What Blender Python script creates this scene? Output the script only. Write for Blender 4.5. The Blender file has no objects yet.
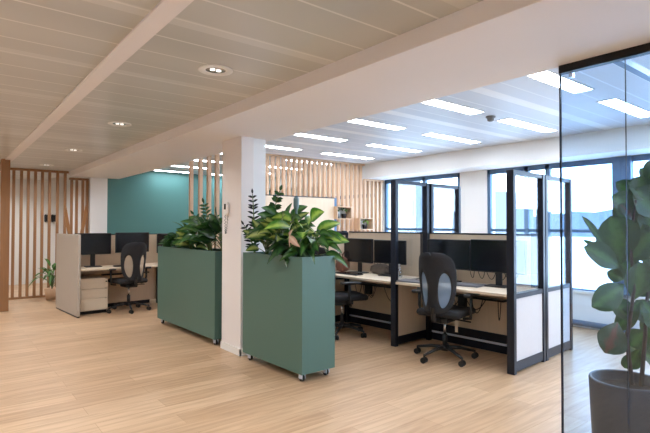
import bpy, bmesh, math, random
from mathutils import Vector, Matrix
PI = math.pi
sc = bpy.context.scene
COL = sc.collection

# ------------------------------------------------------------------ camera
FPX, PITCH, ROLL, YAW, EYE = 483.06, math.radians(1.024), math.radians(.102), math.radians(38.494), 1.37
cp, sp, cr, sr, ca, sa = math.cos(PITCH), math.sin(PITCH), math.cos(ROLL), math.sin(ROLL), math.cos(YAW), math.sin(YAW)
fw, up, rt = Vector((0, cp, sp)), Vector((0, -sp, cp)), Vector((1, 0, 0))
rt, up = rt*cr + up*sr, up*cr - rt*sr
YM = Matrix(((ca, sa, 0), (-sa, ca, 0), (0, 0, 1)))
fw, up, rt = YM @ fw, YM @ up, YM @ rt
cam = bpy.data.cameras.new('camera'); cam_o = bpy.data.objects.new('camera', cam); COL.objects.link(cam_o)
mw = Matrix((rt, up, -fw)).transposed().to_4x4(); mw.translation = (0, 0, EYE)
cam_o.matrix_world = mw
cam.sensor_width = 36; cam.lens = FPX/650*36; cam.clip_start = .05; cam.clip_end = 500
sc.camera = cam_o

# ------------------------------------------------------------------ world, sun, exposure
w = bpy.data.worlds.new('sky'); sc.world = w; w.use_nodes = True
nt = w.node_tree; nt.nodes.clear()
tc = nt.nodes.new('ShaderNodeTexCoord'); sx = nt.nodes.new('ShaderNodeSeparateXYZ'); rp = nt.nodes.new('ShaderNodeValToRGB')
bg = nt.nodes.new('ShaderNodeBackground'); wo = nt.nodes.new('ShaderNodeOutputWorld')
nt.links.new(tc.outputs['Generated'], sx.inputs[0]); nt.links.new(sx.outputs['Z'], rp.inputs[0])
rp.color_ramp.elements[0].position = 0; rp.color_ramp.elements[0].color = (.72, .86, 1, 1)
rp.color_ramp.elements[1].position = .6; rp.color_ramp.elements[1].color = (.50, .70, 1, 1)
nt.links.new(rp.outputs[0], bg.inputs[0]); bg.inputs[1].default_value = 10.0
nt.links.new(bg.outputs[0], wo.inputs[0])
sun = bpy.data.lights.new('sun', 'SUN'); sun.energy = 5.0; sun.angle = math.radians(3); sun.color = (1, .96, .9)
sun_o = bpy.data.objects.new('sun', sun); COL.objects.link(sun_o)
sun_o.rotation_euler = Vector((.72, .35, -.85)).to_track_quat('-Z', 'Y').to_euler()
PANEL_E, DOWN_W = 25.0, 13.5
sc.view_settings.view_transform = 'Standard'; sc.view_settings.look = 'None'
sc.view_settings.exposure = 0.0; sc.view_settings.gamma = 1; sc.view_settings.use_curve_mapping = False

# ------------------------------------------------------------------ materials
def lin(c):
    return tuple((v/255/12.92 if v/255 <= .04045 else ((v/255+.055)/1.055)**2.4) for v in c) + (1,)
def mat(name, rgb, rough=.5, metal=0, noise=0, nscale=8, spec=.5, emit=0, bump=0, stretch=(1, 1, 1)):
    m = bpy.data.materials.new(name); m.use_nodes = True
    N, L = m.node_tree.nodes, m.node_tree.links
    b = N['Principled BSDF']; b.inputs['Roughness'].default_value = rough; b.inputs['Metallic'].default_value = metal
    b.inputs['Specular IOR Level'].default_value = spec
    c = lin(rgb); b.inputs['Base Color'].default_value = c
    if emit:
        b.inputs['Emission Color'].default_value = c; b.inputs['Emission Strength'].default_value = emit
    if noise or bump:
        t = N.new('ShaderNodeTexCoord'); mp = N.new('ShaderNodeMapping'); mp.inputs['Scale'].default_value = stretch
        n = N.new('ShaderNodeTexNoise'); n.inputs['Scale'].default_value = nscale; n.inputs['Detail'].default_value = 4
        L.new(t.outputs['Object'], mp.inputs[0]); L.new(mp.outputs[0], n.inputs['Vector'])
        if noise:
            mx = N.new('ShaderNodeMix'); mx.data_type = 'RGBA'
            mx.inputs[6].default_value = tuple(v*(1-noise) for v in c[:3])+(1,); mx.inputs[7].default_value = tuple(min(1, v*(1+noise)) for v in c[:3])+(1,)
            L.new(n.outputs[0], mx.inputs[0]); L.new(mx.outputs[2], b.inputs['Base Color'])
        if bump:
            bp = N.new('ShaderNodeBump'); bp.inputs['Strength'].default_value = bump; bp.inputs['Distance'].default_value = .01
            L.new(n.outputs[0], bp.inputs['Height']); L.new(bp.outputs[0], b.inputs['Normal'])
    return m
def glass(name, tint=(1, 1, 1), refl=1.0):
    m = bpy.data.materials.new(name); m.use_nodes = True
    N, L = m.node_tree.nodes, m.node_tree.links; N.clear()
    o = N.new('ShaderNodeOutputMaterial'); t = N.new('ShaderNodeBsdfTransparent'); g = N.new('ShaderNodeBsdfGlossy')
    g.inputs['Roughness'].default_value = .01; t.inputs[0].default_value = tint+(1,)
    ge = N.new('ShaderNodeNewGeometry'); d = N.new('ShaderNodeVectorMath'); d.operation = 'DOT_PRODUCT'
    L.new(ge.outputs['Normal'], d.inputs[0]); L.new(ge.outputs['Incoming'], d.inputs[1])
    ops = [('ABSOLUTE', 0), ('SUBTRACT', 1), ('POWER', 5), ('MULTIPLY_ADD', .96)]; prev = d.outputs['Value']
    for op, v in ops:
        k = N.new('ShaderNodeMath'); k.operation = op
        if op == 'SUBTRACT': k.inputs[0].default_value = 1; L.new(prev, k.inputs[1])
        else:
            L.new(prev, k.inputs[0])
            if op != 'ABSOLUTE': k.inputs[1].default_value = v
            if op == 'MULTIPLY_ADD': k.inputs[2].default_value = .04
        k.use_clamp = op != 'POWER'; prev = k.outputs[0]
    q = N.new('ShaderNodeMath'); q.operation = 'MULTIPLY'; q.inputs[1].default_value = refl; q.use_clamp = True; L.new(prev, q.inputs[0])
    x = N.new('ShaderNodeMixShader')
    L.new(q.outputs[0], x.inputs[0]); L.new(t.outputs[0], x.inputs[1]); L.new(g.outputs[0], x.inputs[2]); L.new(x.outputs[0], o.inputs[0])
    return m
def sheer(name, rgb, alpha):
    m = mat(name, rgb, .6); m.node_tree.nodes['Principled BSDF'].inputs['Alpha'].default_value = alpha; return m
def wood(name, rgb, rough=.5, axis=2, amt=.18):
    s = [14, 14, 14]; s[axis] = .8
    return mat(name, rgb, rough, noise=amt, nscale=3, stretch=tuple(s))
def floor_mat():
    m = mat('oak_floor', (214, 184, 146), .36, spec=.4); N, L = m.node_tree.nodes, m.node_tree.links; b = N['Principled BSDF']
    g = N.new('ShaderNodeNewGeometry')
    br = N.new('ShaderNodeTexBrick'); br.offset = .37; br.inputs['Scale'].default_value = 1
    br.inputs['Brick Width'].default_value = 1.35; br.inputs['Row Height'].default_value = .19
    br.inputs['Mortar Size'].default_value = .0016; br.inputs['Mortar Smooth'].default_value = .3
    br.inputs['Color1'].default_value = lin((205, 174, 142)); br.inputs['Color2'].default_value = lin((187, 154, 122)); br.inputs['Mortar'].default_value = lin((168, 132, 96))
    L.new(g.outputs['Position'], br.inputs['Vector'])
    mp = N.new('ShaderNodeMapping'); mp.inputs['Scale'].default_value = (1.3, 16, 1); L.new(g.outputs['Position'], mp.inputs[0])
    n = N.new('ShaderNodeTexNoise'); n.inputs['Scale'].default_value = 1.6; n.inputs['Detail'].default_value = 6; n.inputs['Distortion'].default_value = .6
    L.new(mp.outputs[0], n.inputs['Vector'])
    rmp = N.new('ShaderNodeValToRGB'); rmp.color_ramp.elements[0].position = .3; rmp.color_ramp.elements[0].color = (.74, .68, .62, 1)
    rmp.color_ramp.elements[1].position = .62; rmp.color_ramp.elements[1].color = (1.06, 1.05, 1.03, 1)
    L.new(n.outputs[0], rmp.inputs[0])
    mx = N.new('ShaderNodeMix'); mx.data_type = 'RGBA'; mx.blend_type = 'MULTIPLY'; mx.inputs[0].default_value = .8
    L.new(br.outputs['Color'], mx.inputs[6]); L.new(rmp.outputs[0], mx.inputs[7]); L.new(mx.outputs[2], b.inputs['Base Color'])
    bp = N.new('ShaderNodeBump'); bp.inputs['Strength'].default_value = .15; bp.inputs['Distance'].default_value = .002; bp.invert = True
    L.new(br.outputs['Fac'], bp.inputs['Height']); L.new(bp.outputs[0], b.inputs['Normal'])
    return m
def plank_ceiling(name, base, line, band, rough, period=.2745, off=.0, bper=1.04, boff=0., bw=.1):
    """lacquered metal planks running along X, pale joints, one pale infill band per module"""
    m = mat(name, base, rough, spec=.6); N, L = m.node_tree.nodes, m.node_tree.links; b = N['Principled BSDF']
    g = N.new('ShaderNodeNewGeometry'); s = N.new('ShaderNodeSeparateXYZ'); L.new(g.outputs['Position'], s.inputs[0])
    def fr(per, o, wd):
        a = N.new('ShaderNodeMath'); a.operation = 'ADD'; a.inputs[1].default_value = 100*per-o; L.new(s.outputs['Y'], a.inputs[0])
        d = N.new('ShaderNodeMath'); d.operation = 'DIVIDE'; d.inputs[1].default_value = per; L.new(a.outputs[0], d.inputs[0])
        f = N.new('ShaderNodeMath'); f.operation = 'FRACT'; L.new(d.outputs[0], f.inputs[0])
        l = N.new('ShaderNodeMath'); l.operation = 'LESS_THAN'; l.inputs[1].default_value = wd/per; L.new(f.outputs[0], l.inputs[0]); return l
    l1 = fr(period, off, .014); l2 = fr(bper, boff, bw)
    wn = N.new('ShaderNodeTexNoise'); wn.noise_dimensions = '1D'; wn.inputs['Scale'].default_value = 2.1; wn.inputs['Detail'].default_value = 0
    L.new(s.outputs['Y'], wn.inputs['W'])
    m0 = N.new('ShaderNodeMix'); m0.data_type = 'RGBA'; c = lin(base)
    m0.inputs[6].default_value = tuple(v*.9 for v in c[:3])+(1,); m0.inputs[7].default_value = tuple(v*1.1 for v in c[:3])+(1,); L.new(wn.outputs[0], m0.inputs[0])
    m1 = N.new('ShaderNodeMix'); m1.data_type = 'RGBA'; L.new(m0.outputs[2], m1.inputs[6]); m1.inputs[7].default_value = lin(band); L.new(l2.outputs[0], m1.inputs[0])
    m2 = N.new('ShaderNodeMix'); m2.data_type = 'RGBA'; L.new(m1.outputs[2], m2.inputs[6]); m2.inputs[7].default_value = lin(line); L.new(l1.outputs[0], m2.inputs[0])
    L.new(m2.outputs[2], b.inputs['Base Color'])
    return m
def leaf_mat(name, margin, centre, rough=.4, amount=1.0):
    m = mat(name, margin, rough); N, L = m.node_tree.nodes, m.node_tree.links; b = N['Principled BSDF']
    a = N.new('ShaderNodeAttribute'); a.attribute_name = 'rim'
    t = N.new('ShaderNodeTexCoord'); n = N.new('ShaderNodeTexNoise'); n.inputs['Scale'].default_value = 30; L.new(t.outputs['Object'], n.inputs['Vector'])
    s = N.new('ShaderNodeMath'); s.operation = 'MULTIPLY_ADD'; s.inputs[1].default_value = .7; L.new(n.outputs[0], s.inputs[0]); L.new(a.outputs['Fac'], s.inputs[2])
    r = N.new('ShaderNodeValToRGB'); r.color_ramp.elements[0].position = .45; r.color_ramp.elements[0].color = lin(centre)
    r.color_ramp.elements[1].position = .45+.6*amount; r.color_ramp.elements[1].color = lin(margin)
    L.new(s.outputs[0], r.inputs[0]); L.new(r.outputs[0], b.inputs['Base Color'])
    tr = N.new('ShaderNodeBsdfTranslucent'); L.new(r.outputs[0], tr.inputs[0]); mx = N.new('ShaderNodeMixShader'); mx.inputs[0].default_value = .25
    o = N['Material Output']; L.new(b.outputs[0], mx.inputs[1]); L.new(tr.outputs[0], mx.inputs[2]); L.new(mx.outputs[0], o.inputs[0])
    return m

M = dict(
 floor=floor_mat(),
 ceil_left=plank_ceiling('metal_plank_ceiling', (196, 195, 190), (226, 224, 220), (210, 209, 205), .3, off=2.90, boff=2.34),
 ceil_right=plank_ceiling('white_plank_ceiling', (206, 212, 222), (232, 236, 242), (236, 238, 242), .5, period=.26, off=.06, boff=1.28, bw=.12),
 white=mat('white_paint', (224, 218, 212), .6, noise=.02, nscale=2), beam=mat('beam_paint', (234, 228, 226), .6, noise=.02, nscale=2),
 bright=mat('bright_white_paint', (236, 236, 236), .6), teal=mat('teal_paint', (76, 126, 124), .6, noise=.03, nscale=2),
 cream=mat('cream_paint', (230, 228, 224), .6), trim=mat('trim_white', (232, 230, 226), .45),
 window=mat('blue_grey_window_frame', (86, 116, 148), .4, .3), black=mat('black_metal', (26, 27, 32), .35, .5),
 frame=mat('dark_blue_black_frame', (34, 38, 50), .32, .5), plastic=mat('black_plastic', (24, 25, 28), .45), screen=mat('dark_screen', (16, 18, 24), .22),
 fabric=mat('charcoal_fabric', (38, 38, 42), .9, noise=.2, nscale=60), mesh=sheer('blue_grey_mesh', (128, 152, 180), .8), mesh2=sheer('pale_mesh', (210, 196, 180), .5),
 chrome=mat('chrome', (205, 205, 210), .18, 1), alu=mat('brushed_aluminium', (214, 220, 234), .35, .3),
 panel=wood('pale_oak_panel', (214, 192, 166), .55, 2, .08), desk=wood('pale_oak_desktop', (226, 208, 184), .4, 1, .07),
 pale=mat('pale_fabric_panel', (196, 190, 190), .85, noise=.03, nscale=40), beige=mat('beige_end_panel', (184, 174, 162), .8, noise=.04, nscale=30),
 slat=wood('pale_wood_slat', (212, 176, 144), .55, 2, .12), slatd=wood('brown_wood_slat', (154, 112, 76), .5, 2, .2), blade=wood('amber_wood', (176, 124, 76), .45, 2, .1), drawer=wood('pale_birch', (226, 212, 192), .5, 0, .05),
 green=mat('green_planter_lacquer', (78, 110, 100), .42, noise=.03, nscale=3), soil=mat('potting_soil', (50, 38, 30), .95, noise=.4, nscale=60, bump=.6),
 pot=mat('dark_stoneware', (60, 58, 62), .5), rubber=mat('black_rubber', (20, 20, 22), .6),
 glass=glass('clear_glass', (.93, .96, .99), 1.6), bigglass=glass('blue_tinted_glass', (.80, .90, 1.0), 1.3), winglass=glass('window_glass', (.9, .96, 1.0), 1),
 lamp=mat('lit_diffuser', (238, 245, 255), .5, emit=PANEL_E), downl=mat('downlight_glow', (255, 250, 242), .5, emit=1.3),
 leather=mat('brown_leather', (122, 78, 62), .45, noise=.25, nscale=12, bump=.4), canvas=mat('taupe_canvas', (120, 108, 100), .8, noise=.2, nscale=20, bump=.4),
 silver=mat('silver_grey', (130, 132, 140), .4, .5), paper=mat('white_paper', (238, 238, 240), .7), clear=glass('clear_plastic', (.85, .9, .95), 2.5),
 stem=mat('green_stem', (84, 104, 54), .6), bark=mat('brown_bark', (70, 56, 52), .85, noise=.3, nscale=30, bump=.5),
 zz=leaf_mat('dark_zz_leaf', (30, 62, 34), (52, 92, 44), .3), zzd=leaf_mat('very_dark_leaf', (20, 26, 30), (34, 40, 40), .35), zzg=leaf_mat('mid_green_leaf', (48, 92, 36), (84, 128, 52), .35),
 dief=leaf_mat('variegated_leaf', (34, 78, 28), (166, 180, 94), .35, 1.2), diefb=leaf_mat('bright_variegated_leaf', (62, 118, 32), (160, 190, 80), .35, 1.2), dark=leaf_mat('dark_green_leaf', (42, 84, 38), (78, 120, 56), .3),
 fig=leaf_mat('fig_leaf', (38, 76, 34), (68, 108, 48), .4, .6), figred=leaf_mat('browned_fig_leaf', (36, 62, 32), (92, 50, 32), .4, .5), dry=leaf_mat('dry_pink_leaf', (196, 160, 138), (220, 190, 168), .6),
 terrace=mat('pale_terrace', (225, 222, 218), .8), parapet=mat('parapet_white', (235, 235, 235), .8), facade=mat('hazy_facade', (92, 98, 106), .8), facwin=mat('facade_window', (70, 80, 94), .6),
 hills=mat('hazy_blue_hills', (80, 90, 102), .9, noise=.15, nscale=.3), teal_bottle=mat('grey_green_plastic', (96, 120, 122), .3), grey=mat('mid_grey', (120, 120, 122), .5),
)

# ------------------------------------------------------------------ helpers
def bx(bm, x0, x1, y0, y1, z0, z1):
    vs = [bm.verts.new((x, y, z)) for z in (z0, z1) for y in (y0, y1) for x in (x0, x1)]
    for f in ((0, 2, 3, 1), (4, 5, 7, 6), (0, 1, 5, 4), (2, 6, 7, 3), (0, 4, 6, 2), (1, 3, 7, 5)):
        bm.faces.new([vs[i] for i in f])
    return vs
def box(x0, x1, y0, y1, z0, z1):
    bm = bmesh.new(); bx(bm, x0, x1, y0, y1, z0, z1); return bm
def cyl(bm, c, r, h, seg=24, r2=None, axis='z'):
    r2 = r if r2 is None else r2
    m = Matrix.Translation(c)
    if axis == 'x': m = m @ Matrix.Rotation(PI/2, 4, 'Y')
    if axis == 'y': m = m @ Matrix.Rotation(-PI/2, 4, 'X')
    bmesh.ops.create_cone(bm, cap_ends=True, segments=seg, radius1=r, radius2=r2, depth=h, matrix=m @ Matrix.Translation((0, 0, h/2)))
def tube(bm, pts, r, seg=8, r1=None):
    pts = [Vector(p) for p in pts]; rings = []; n = len(pts)
    for i, p in enumerate(pts):
        t = (pts[min(i+1, n-1)]-pts[max(i-1, 0)]).normalized()
        a = t.cross(Vector((0, 0, 1)) if abs(t.z) < .9 else Vector((1, 0, 0))).normalized(); b = t.cross(a)
        rr = r if r1 is None else r+(r1-r)*i/(n-1)
        rings.append([bm.verts.new(p+(a*math.cos(2*PI*k/seg)+b*math.sin(2*PI*k/seg))*rr) for k in range(seg)])
    for i in range(n-1):
        for k in range(seg):
            bm.faces.new((rings[i][k], rings[i][(k+1) % seg], rings[i+1][(k+1) % seg], rings[i+1][k]))
    bm.faces.new(rings[0][::-1]); bm.faces.new(rings[-1])
def curve3(a, b, c, n=8):
    a, b, c = Vector(a), Vector(b), Vector(c)
    return [a*(1-t)**2+b*2*t*(1-t)+c*t*t for t in [i/n for i in range(n+1)]]
def lathe(bm, prof, seg=32, c=(0, 0, 0)):
    rings = []
    for r, z in prof:
        rings.append([bm.verts.new((c[0]+r*math.cos(2*PI*k/seg), c[1]+r*math.sin(2*PI*k/seg), c[2]+z)) for k in range(seg)] if r > 1e-5 else [bm.verts.new((c[0], c[1], c[2]+z))])
    for a, b in zip(rings, rings[1:]):
        for k in range(seg):
            k2 = (k+1) % seg
            q = [a[k % len(a)], a[k2 % len(a)], b[k2 % len(b)], b[k % len(b)]]
            q = list(dict.fromkeys(q))
            if len(q) > 2: bm.faces.new(q)
def rbox(bm, x0, x1, y0, y1, z0, z1, r=.02, seg=3):
    vs = bx(bm, x0, x1, y0, y1, z0, z1); es = list({e for v in vs for e in v.link_edges})
    bmesh.ops.bevel(bm, geom=es, offset=r, segments=seg, profile=.5, affect='EDGES')
def obj(name, bm, m, parent=None, bevel=0, smooth=False, loc=None, solid=0):
    bmesh.ops.recalc_face_normals(bm, faces=bm.faces)
    me = bpy.data.meshes.new(name); bm.to_mesh(me); bm.free()
    me.materials.append(M[m] if isinstance(m, str) else m)
    o = bpy.data.objects.new(name, me); COL.objects.link(o)
    if parent: o.parent = parent
    if loc: o.location = loc
    if solid:
        s = o.modifiers.new('solid', 'SOLIDIFY'); s.thickness = solid; s.offset = 0
    if bevel:
        b = o.modifiers.new('bevel', 'BEVEL'); b.width = bevel; b.segments = 2; b.limit_method = 'ANGLE'
    if smooth:
        for p in me.polygons: p.use_smooth = True
    return o
def tag(o, label, cat, group=None, kind=None):
    o['label'] = label; o['category'] = cat
    if group: o['group'] = group
    if kind: o['kind'] = kind
    return o
def thing(name, label, cat, loc=(0, 0, 0), rz=0, group=None):
    o = bpy.data.objects.new(name, None); o.empty_display_size = .1; COL.objects.link(o)
    o.location = loc; o.rotation_euler = (0, 0, rz); return tag(o, label, cat, group)
def struct(name, bm, m, parent=None, **k):
    o = obj(name, bm, m, parent, **k)
    if not parent: o['kind'] = 'structure'
    return o
def copy_tree(o, parent=None):
    c = o.copy(); COL.objects.link(c)
    if parent: c.parent = parent
    for ch in list(o.children): copy_tree(ch, c)
    return c
def dup(o, loc, rz, label):
    c = copy_tree(o); c.location = loc; c.rotation_euler = (0, 0, rz); c['label'] = label; return c

# ------------------------------------------------------------------ the setting
ZL, ZR, ZB, XW = 2.41, 2.52, 2.308, 6.77
struct('floor', box(-3, 6.9, -4, 13, -.1, 0), 'floor')
struct('ceiling_left', box(-3, 1.97, -4, 13, ZL, ZL+.06), 'ceil_left')
struct('ceiling_right', box(2.84, 6.3, -4, 10.45, ZR, ZR+.06), 'ceil_right')
struct('ceiling_back', box(1.9, 7.0, 10.45, 13, ZR, ZR+.06), 'white')
struct('ceiling_roof', box(-3.3, 7.15, -4.3, 13.3, 2.66, 2.9), 'white')
struct('beam', box(1.95, 2.86, -4, 10.4, ZB, 2.6), 'beam', bevel=.004)['kind'] = 'structure'
struct('trim_ceiling', box(.787, .895, -4, 12.9, ZL-.012, ZL+.01), 'beam')
struct('wall_left', box(-3.2, -3, -4.2, 13.2, 0, 2.66), 'cream')
struct('wall_back', box(-3, 7.0, 13, 13.2, 0, 2.66), 'cream')
struct('wall_behind', box(-3, 7.0, -4.2, -4, 0, 2.66), 'cream')
struct('wall_teal', box(2.632, XW, 10.4, 10.5, 0, ZR), 'teal')
struct('wall_stub', box(2.31, 2.63, 10.38, 13, 0, 2.6), 'bright')
bm = bmesh.new(); bx(bm, 6.25, 7.0, -4, 10.4, 2.25, ZR+.1); struct('wall_bulkhead', bm, 'bright')
# window wall: piers, low wall under the glazing
bm = bmesh.new()
bx(bm, XW, 7.0, 6.66, 10.4, 0, 2.255); bx(bm, XW, 7.0, 4.39, 4.90, 0, 2.255)
bx(bm, XW, 7.0, -4, 4.39, 0, .46); bx(bm, XW, 7.0, 4.90, 6.66, 0, .46)
struct('wall_right', bm, 'bright')
struct('trim_sill', box(XW-.03, XW+.06, -4, 4.39, .46, .495), 'trim')
bm = bmesh.new(); cyl(bm, (XW-.07, -3.9, .07), .038, 8.25, 16, axis='y'); 
for y in (-3, -1, 1, 3): bx(bm, XW-.08, XW, y-.01, y+.01, .06, .08)
struct('trim_heating_pipe', bm, 'window', smooth=True)
def window(n, y0, y1, mull, z0=.46, z1=2.252, wide=()):
    bm = bmesh.new(); t = .055; x0, x1 = XW+.01, XW+.075
    bx(bm, x0, x1, y0, y1, z1-.075, z1+.01); bx(bm, x0, x1, y0, y1, z0, z0+t)
    bx(bm, x0, x1, y0, y0+t, z0, z1); bx(bm, x0, x1, y1-t, y1, z0, z1)
    for m_ in mull: bx(bm, x0, x1, m_-.035, m_+.035, z0, z1)
    for a, b in wide: bx(bm, x0-.04, x1, a, b, z0, z1)
    fr = struct('window_%d' % n, bm, 'window', bevel=.004); fr['kind'] = 'structure'
    obj('window_transom', box(x0+.01, x1-.01, y0+t, y1-t, 1.275, 1.318), 'window', fr)
    obj('window_pane', box(x0+.03, x0+.036, y0+t, y1-t, z0+t, z1-.05), 'winglass', fr)
window(1, 4.90, 6.66, (5.68,))
window(2, 2.45, 4.39, (3.74, 3.42), wide=((2.45, 2.556),))
window(3, -4, 2.45, (.6, -1.2, -2.8), wide=((2.34, 2.45),))
# dark curtain rail on the white wall behind the slats
bm = bmesh.new(); bx(bm, XW-.05, XW, 6.9, 10.2, 1.93, 2.0); struct('trim_wall_rail', bm, 'window')
# column with a stepped white casing behind it
bm = bmesh.new(); bx(bm, 2.47, 2.62, 4.524, 4.96, 0, ZB+.002); struct('column', bm, 'beam', bevel=.004)['kind'] = 'structure'
bm = bmesh.new(); bx(bm, 2.62, 2.79, 4.56, 4.96, 0, ZB+.002); struct('wall_casing', bm, 'bright')
bm = bmesh.new(); bx(bm, 2.458, 2.47, 4.512, 4.96, 0, .075); bx(bm, 2.458, 2.62, 4.512, 4.524, 0, .075); struct('baseboard_column', bm, 'trim')

# outside
bm = bmesh.new(); bx(bm, 7.0, 14, -14, 24, -.15, -.02); struct('terrace_floor', bm, 'terrace')['kind'] = 'structure'
bm = bmesh.new(); bx(bm, 13.8, 14, -14, 24, -.02, 1.05); struct('terrace_parapet', bm, 'parapet')['kind'] = 'structure'
random.seed(4)
bm = bmesh.new(); prev = None
for i in range(60):
    y = -60+i*5; h = 4.8+.7*math.sin(i*.7)+.5*math.sin(i*1.9+1)
    a, b, c_, d = bm.verts.new((120, y, -12)), bm.verts.new((122, y, h)), bm.verts.new((140, y, h*.8)), bm.verts.new((150, y, -12))
    if prev:
        for p, q in zip((0, 1, 2), (1, 2, 3)): bm.faces.new((prev[p], prev[q], (a, b, c_, d)[q], (a, b, c_, d)[p]))
    prev = (a, b, c_, d)
struct('hills', bm, 'hills')['kind'] = 'structure'
def building(loc, w_, d_, h, label, rows, cols):
    t = thing('apartment_building', label, 'building', loc)
    obj('wall', box(0, d_, 0, w_, -12, h), 'facade', t)
    for r in range(rows):
        for c in range(cols):
            y = (c+.5)*w_/cols; z = h-1.6-r*3.0
            obj('window', box(-.08, .02, y-.7, y+.7, z-1.2, z+.4), 'facwin', t)
building((34, 27, 0), 9, 8, 5.0, 'pale apartment block seen through the window left of the white pier', 2, 4)
building((38, 39, 0), 12, 8, 7.5, 'taller pale apartment block behind the leftmost window', 3, 5)
building((38, 24.6, 0), 2.2, 8, 4.5, 'pale apartment block seen through the window right of the white pier', 2, 2)
def terrace_chair(loc, rz, label):
    t = thing('terrace_chair', label, 'chair', loc, rz, 'white chairs on the terrace')
    bm = bmesh.new(); rbox(bm, -.23, .23, -.23, .23, .43, .46, .01); obj('seat', bm, 'trim', t)
    bm = bmesh.new(); rbox(bm, -.25, -.22, -.23, .23, .46, .86, .01); obj('backrest', bm, 'trim', t)
    for x in (-.2, .2):
        for y in (-.2, .2):
            bm = bmesh.new(); tube(bm, [(x*1.1, y*1.1, 0), (x, y, .44)], .014); obj('leg', bm, 'trim', t)
terrace_chair((9.6, 3.95, -.02), .4, 'white terrace chair outside, left one of the pair beside the fig leaves')
terrace_chair((9.9, 3.2, -.02), 2.6, 'white terrace chair outside, right one of the pair beside the fig leaves')

# ------------------------------------------------------------------ ceiling fittings
def ordn(i): return ['first', 'second', 'third', 'fourth', 'fifth', 'sixth', 'seventh', 'eighth', 'ninth'][i]
def panel_light(w_, loc, label):
    t = thing('ceiling_light', label, 'ceiling light', loc, 0, 'lit ceiling panels over the right-hand desks')
    bm = bmesh.new()
    for a, b, c, d in ((-w_/2-.012, w_/2+.012, -.087, -.075), (-w_/2-.012, w_/2+.012, .075, .087), (-w_/2-.012, -w_/2, -.087, .087), (w_/2, w_/2+.012, -.087, .087)):
        bx(bm, a, b, c, d, -.006, 0)
    obj('frame', bm, 'trim', t); obj('diffuser', box(-w_/2, w_/2, -.075, .075, -.004, 0), 'lamp', t); return t
rows = [1.84, 2.88, 3.93, 4.97, 6.02]
a0 = panel_light(.78, (3.89, rows[0], ZR), '')
b0 = panel_light(1.05, (5.28, rows[0], ZR), '')
far = [7.06, 8.1, 9.15, 10.15]
for i, y in enumerate(rows+far):
    s = '%s row counting from the glass partition' % ordn(i) if i < 5 else '%s row behind the pale slatted screen' % ordn(i-5)
    for o, x, side in ((a0, 3.89, 'near'), (b0, 5.28, 'window')):
        l = 'lit white ceiling panel on the %s side, %s' % (side, s)
        if i == 0: o['label'] = l
        else: dup(o, (x, y, ZR), 0, l)
for y in (.8, -.24, -1.28, -2.32, -3.36):
    pass
def downlight(loc, label):
    t = thing('downlight', label, 'downlight', loc, 0, 'round recessed downlights in the left ceiling')
    bm = bmesh.new(); lathe(bm, [(.065, 0), (.112, 0), (.115, -.004), (.11, -.008), (.068, -.006), (.065, 0)]); obj('trim_ring', bm, 'trim', t, smooth=True)
    bm = bmesh.new(); lathe(bm, [(.066, -.003), (.058, -.0025), (.03, -.0015), (0, -.001)]); obj('reflector', bm, 'chrome', t, smooth=True)
    bm = bmesh.new(); cyl(bm, (-.022, 0, -.0065), .017, .004, 16); cyl(bm, (.022, 0, -.0065), .017, .004, 16); obj('bulb', bm, 'downl', t)
    return t
def ceiling_lamp(x, y, z, e, size):  # serves the visible downlights and added fill lamps without fixtures
    l = bpy.data.lights.new('downlight_beam', 'AREA'); l.shape = 'DISK'; l.size = size; l.energy = e; l.color = (.96, .98, 1); l.spread = math.radians(150)
    o = bpy.data.objects.new('downlight_beam', l); COL.objects.link(o); o.location = (x, y, z-.015); return o
d0 = downlight((1.43, 2.98, ZL), 'round recessed downlight nearest the camera, beside the wide beam')
for y, l in ((5.2, 'round recessed downlight, second nearest the camera'), (7.42, 'round recessed downlight, third from the camera'), (9.6, 'round recessed downlight farthest from the camera, near the brown slatted screen')):
    dup(d0, (1.43, y, ZL), 0, l)
for y in (-1.4, .8, 2.98, 5.2, 7.42, 9.6): ceiling_lamp(1.43, y, ZL, DOWN_W, .13)  # four visible downlights, plus two added out of view without fixtures
ceiling_lamp(1.2, 11.8, ZL, 18, .13)  # added fill without a fixture, brightens the room behind the brown slats
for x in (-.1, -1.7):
    for y in (-2.5, -.3, 1.9, 4.1, 6.3, 8.5, 11.3): ceiling_lamp(x, y, ZL, DOWN_W, .13)  # added fill lamps left of the view, no fixtures there
for y in (.8, -.24, -1.28, -2.32, -3.36):  # added lamps continuing the panel rows out of view, without fixtures
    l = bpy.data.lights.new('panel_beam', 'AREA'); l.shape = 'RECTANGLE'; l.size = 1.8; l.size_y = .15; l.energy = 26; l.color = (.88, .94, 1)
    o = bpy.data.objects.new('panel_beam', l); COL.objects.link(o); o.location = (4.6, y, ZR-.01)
t = thing('ceiling_sensor', 'small grey sensor on the white plank ceiling between light panels', 'sensor', (4.53, 2.89, ZR))
bm = bmesh.new(); lathe(bm, [(.05, 0), (.05, -.012), (.035, -.02), (.033, -.045), (.015, -.055), (0, -.056)]); obj('housing', bm, 'grey', t, smooth=True)

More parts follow.
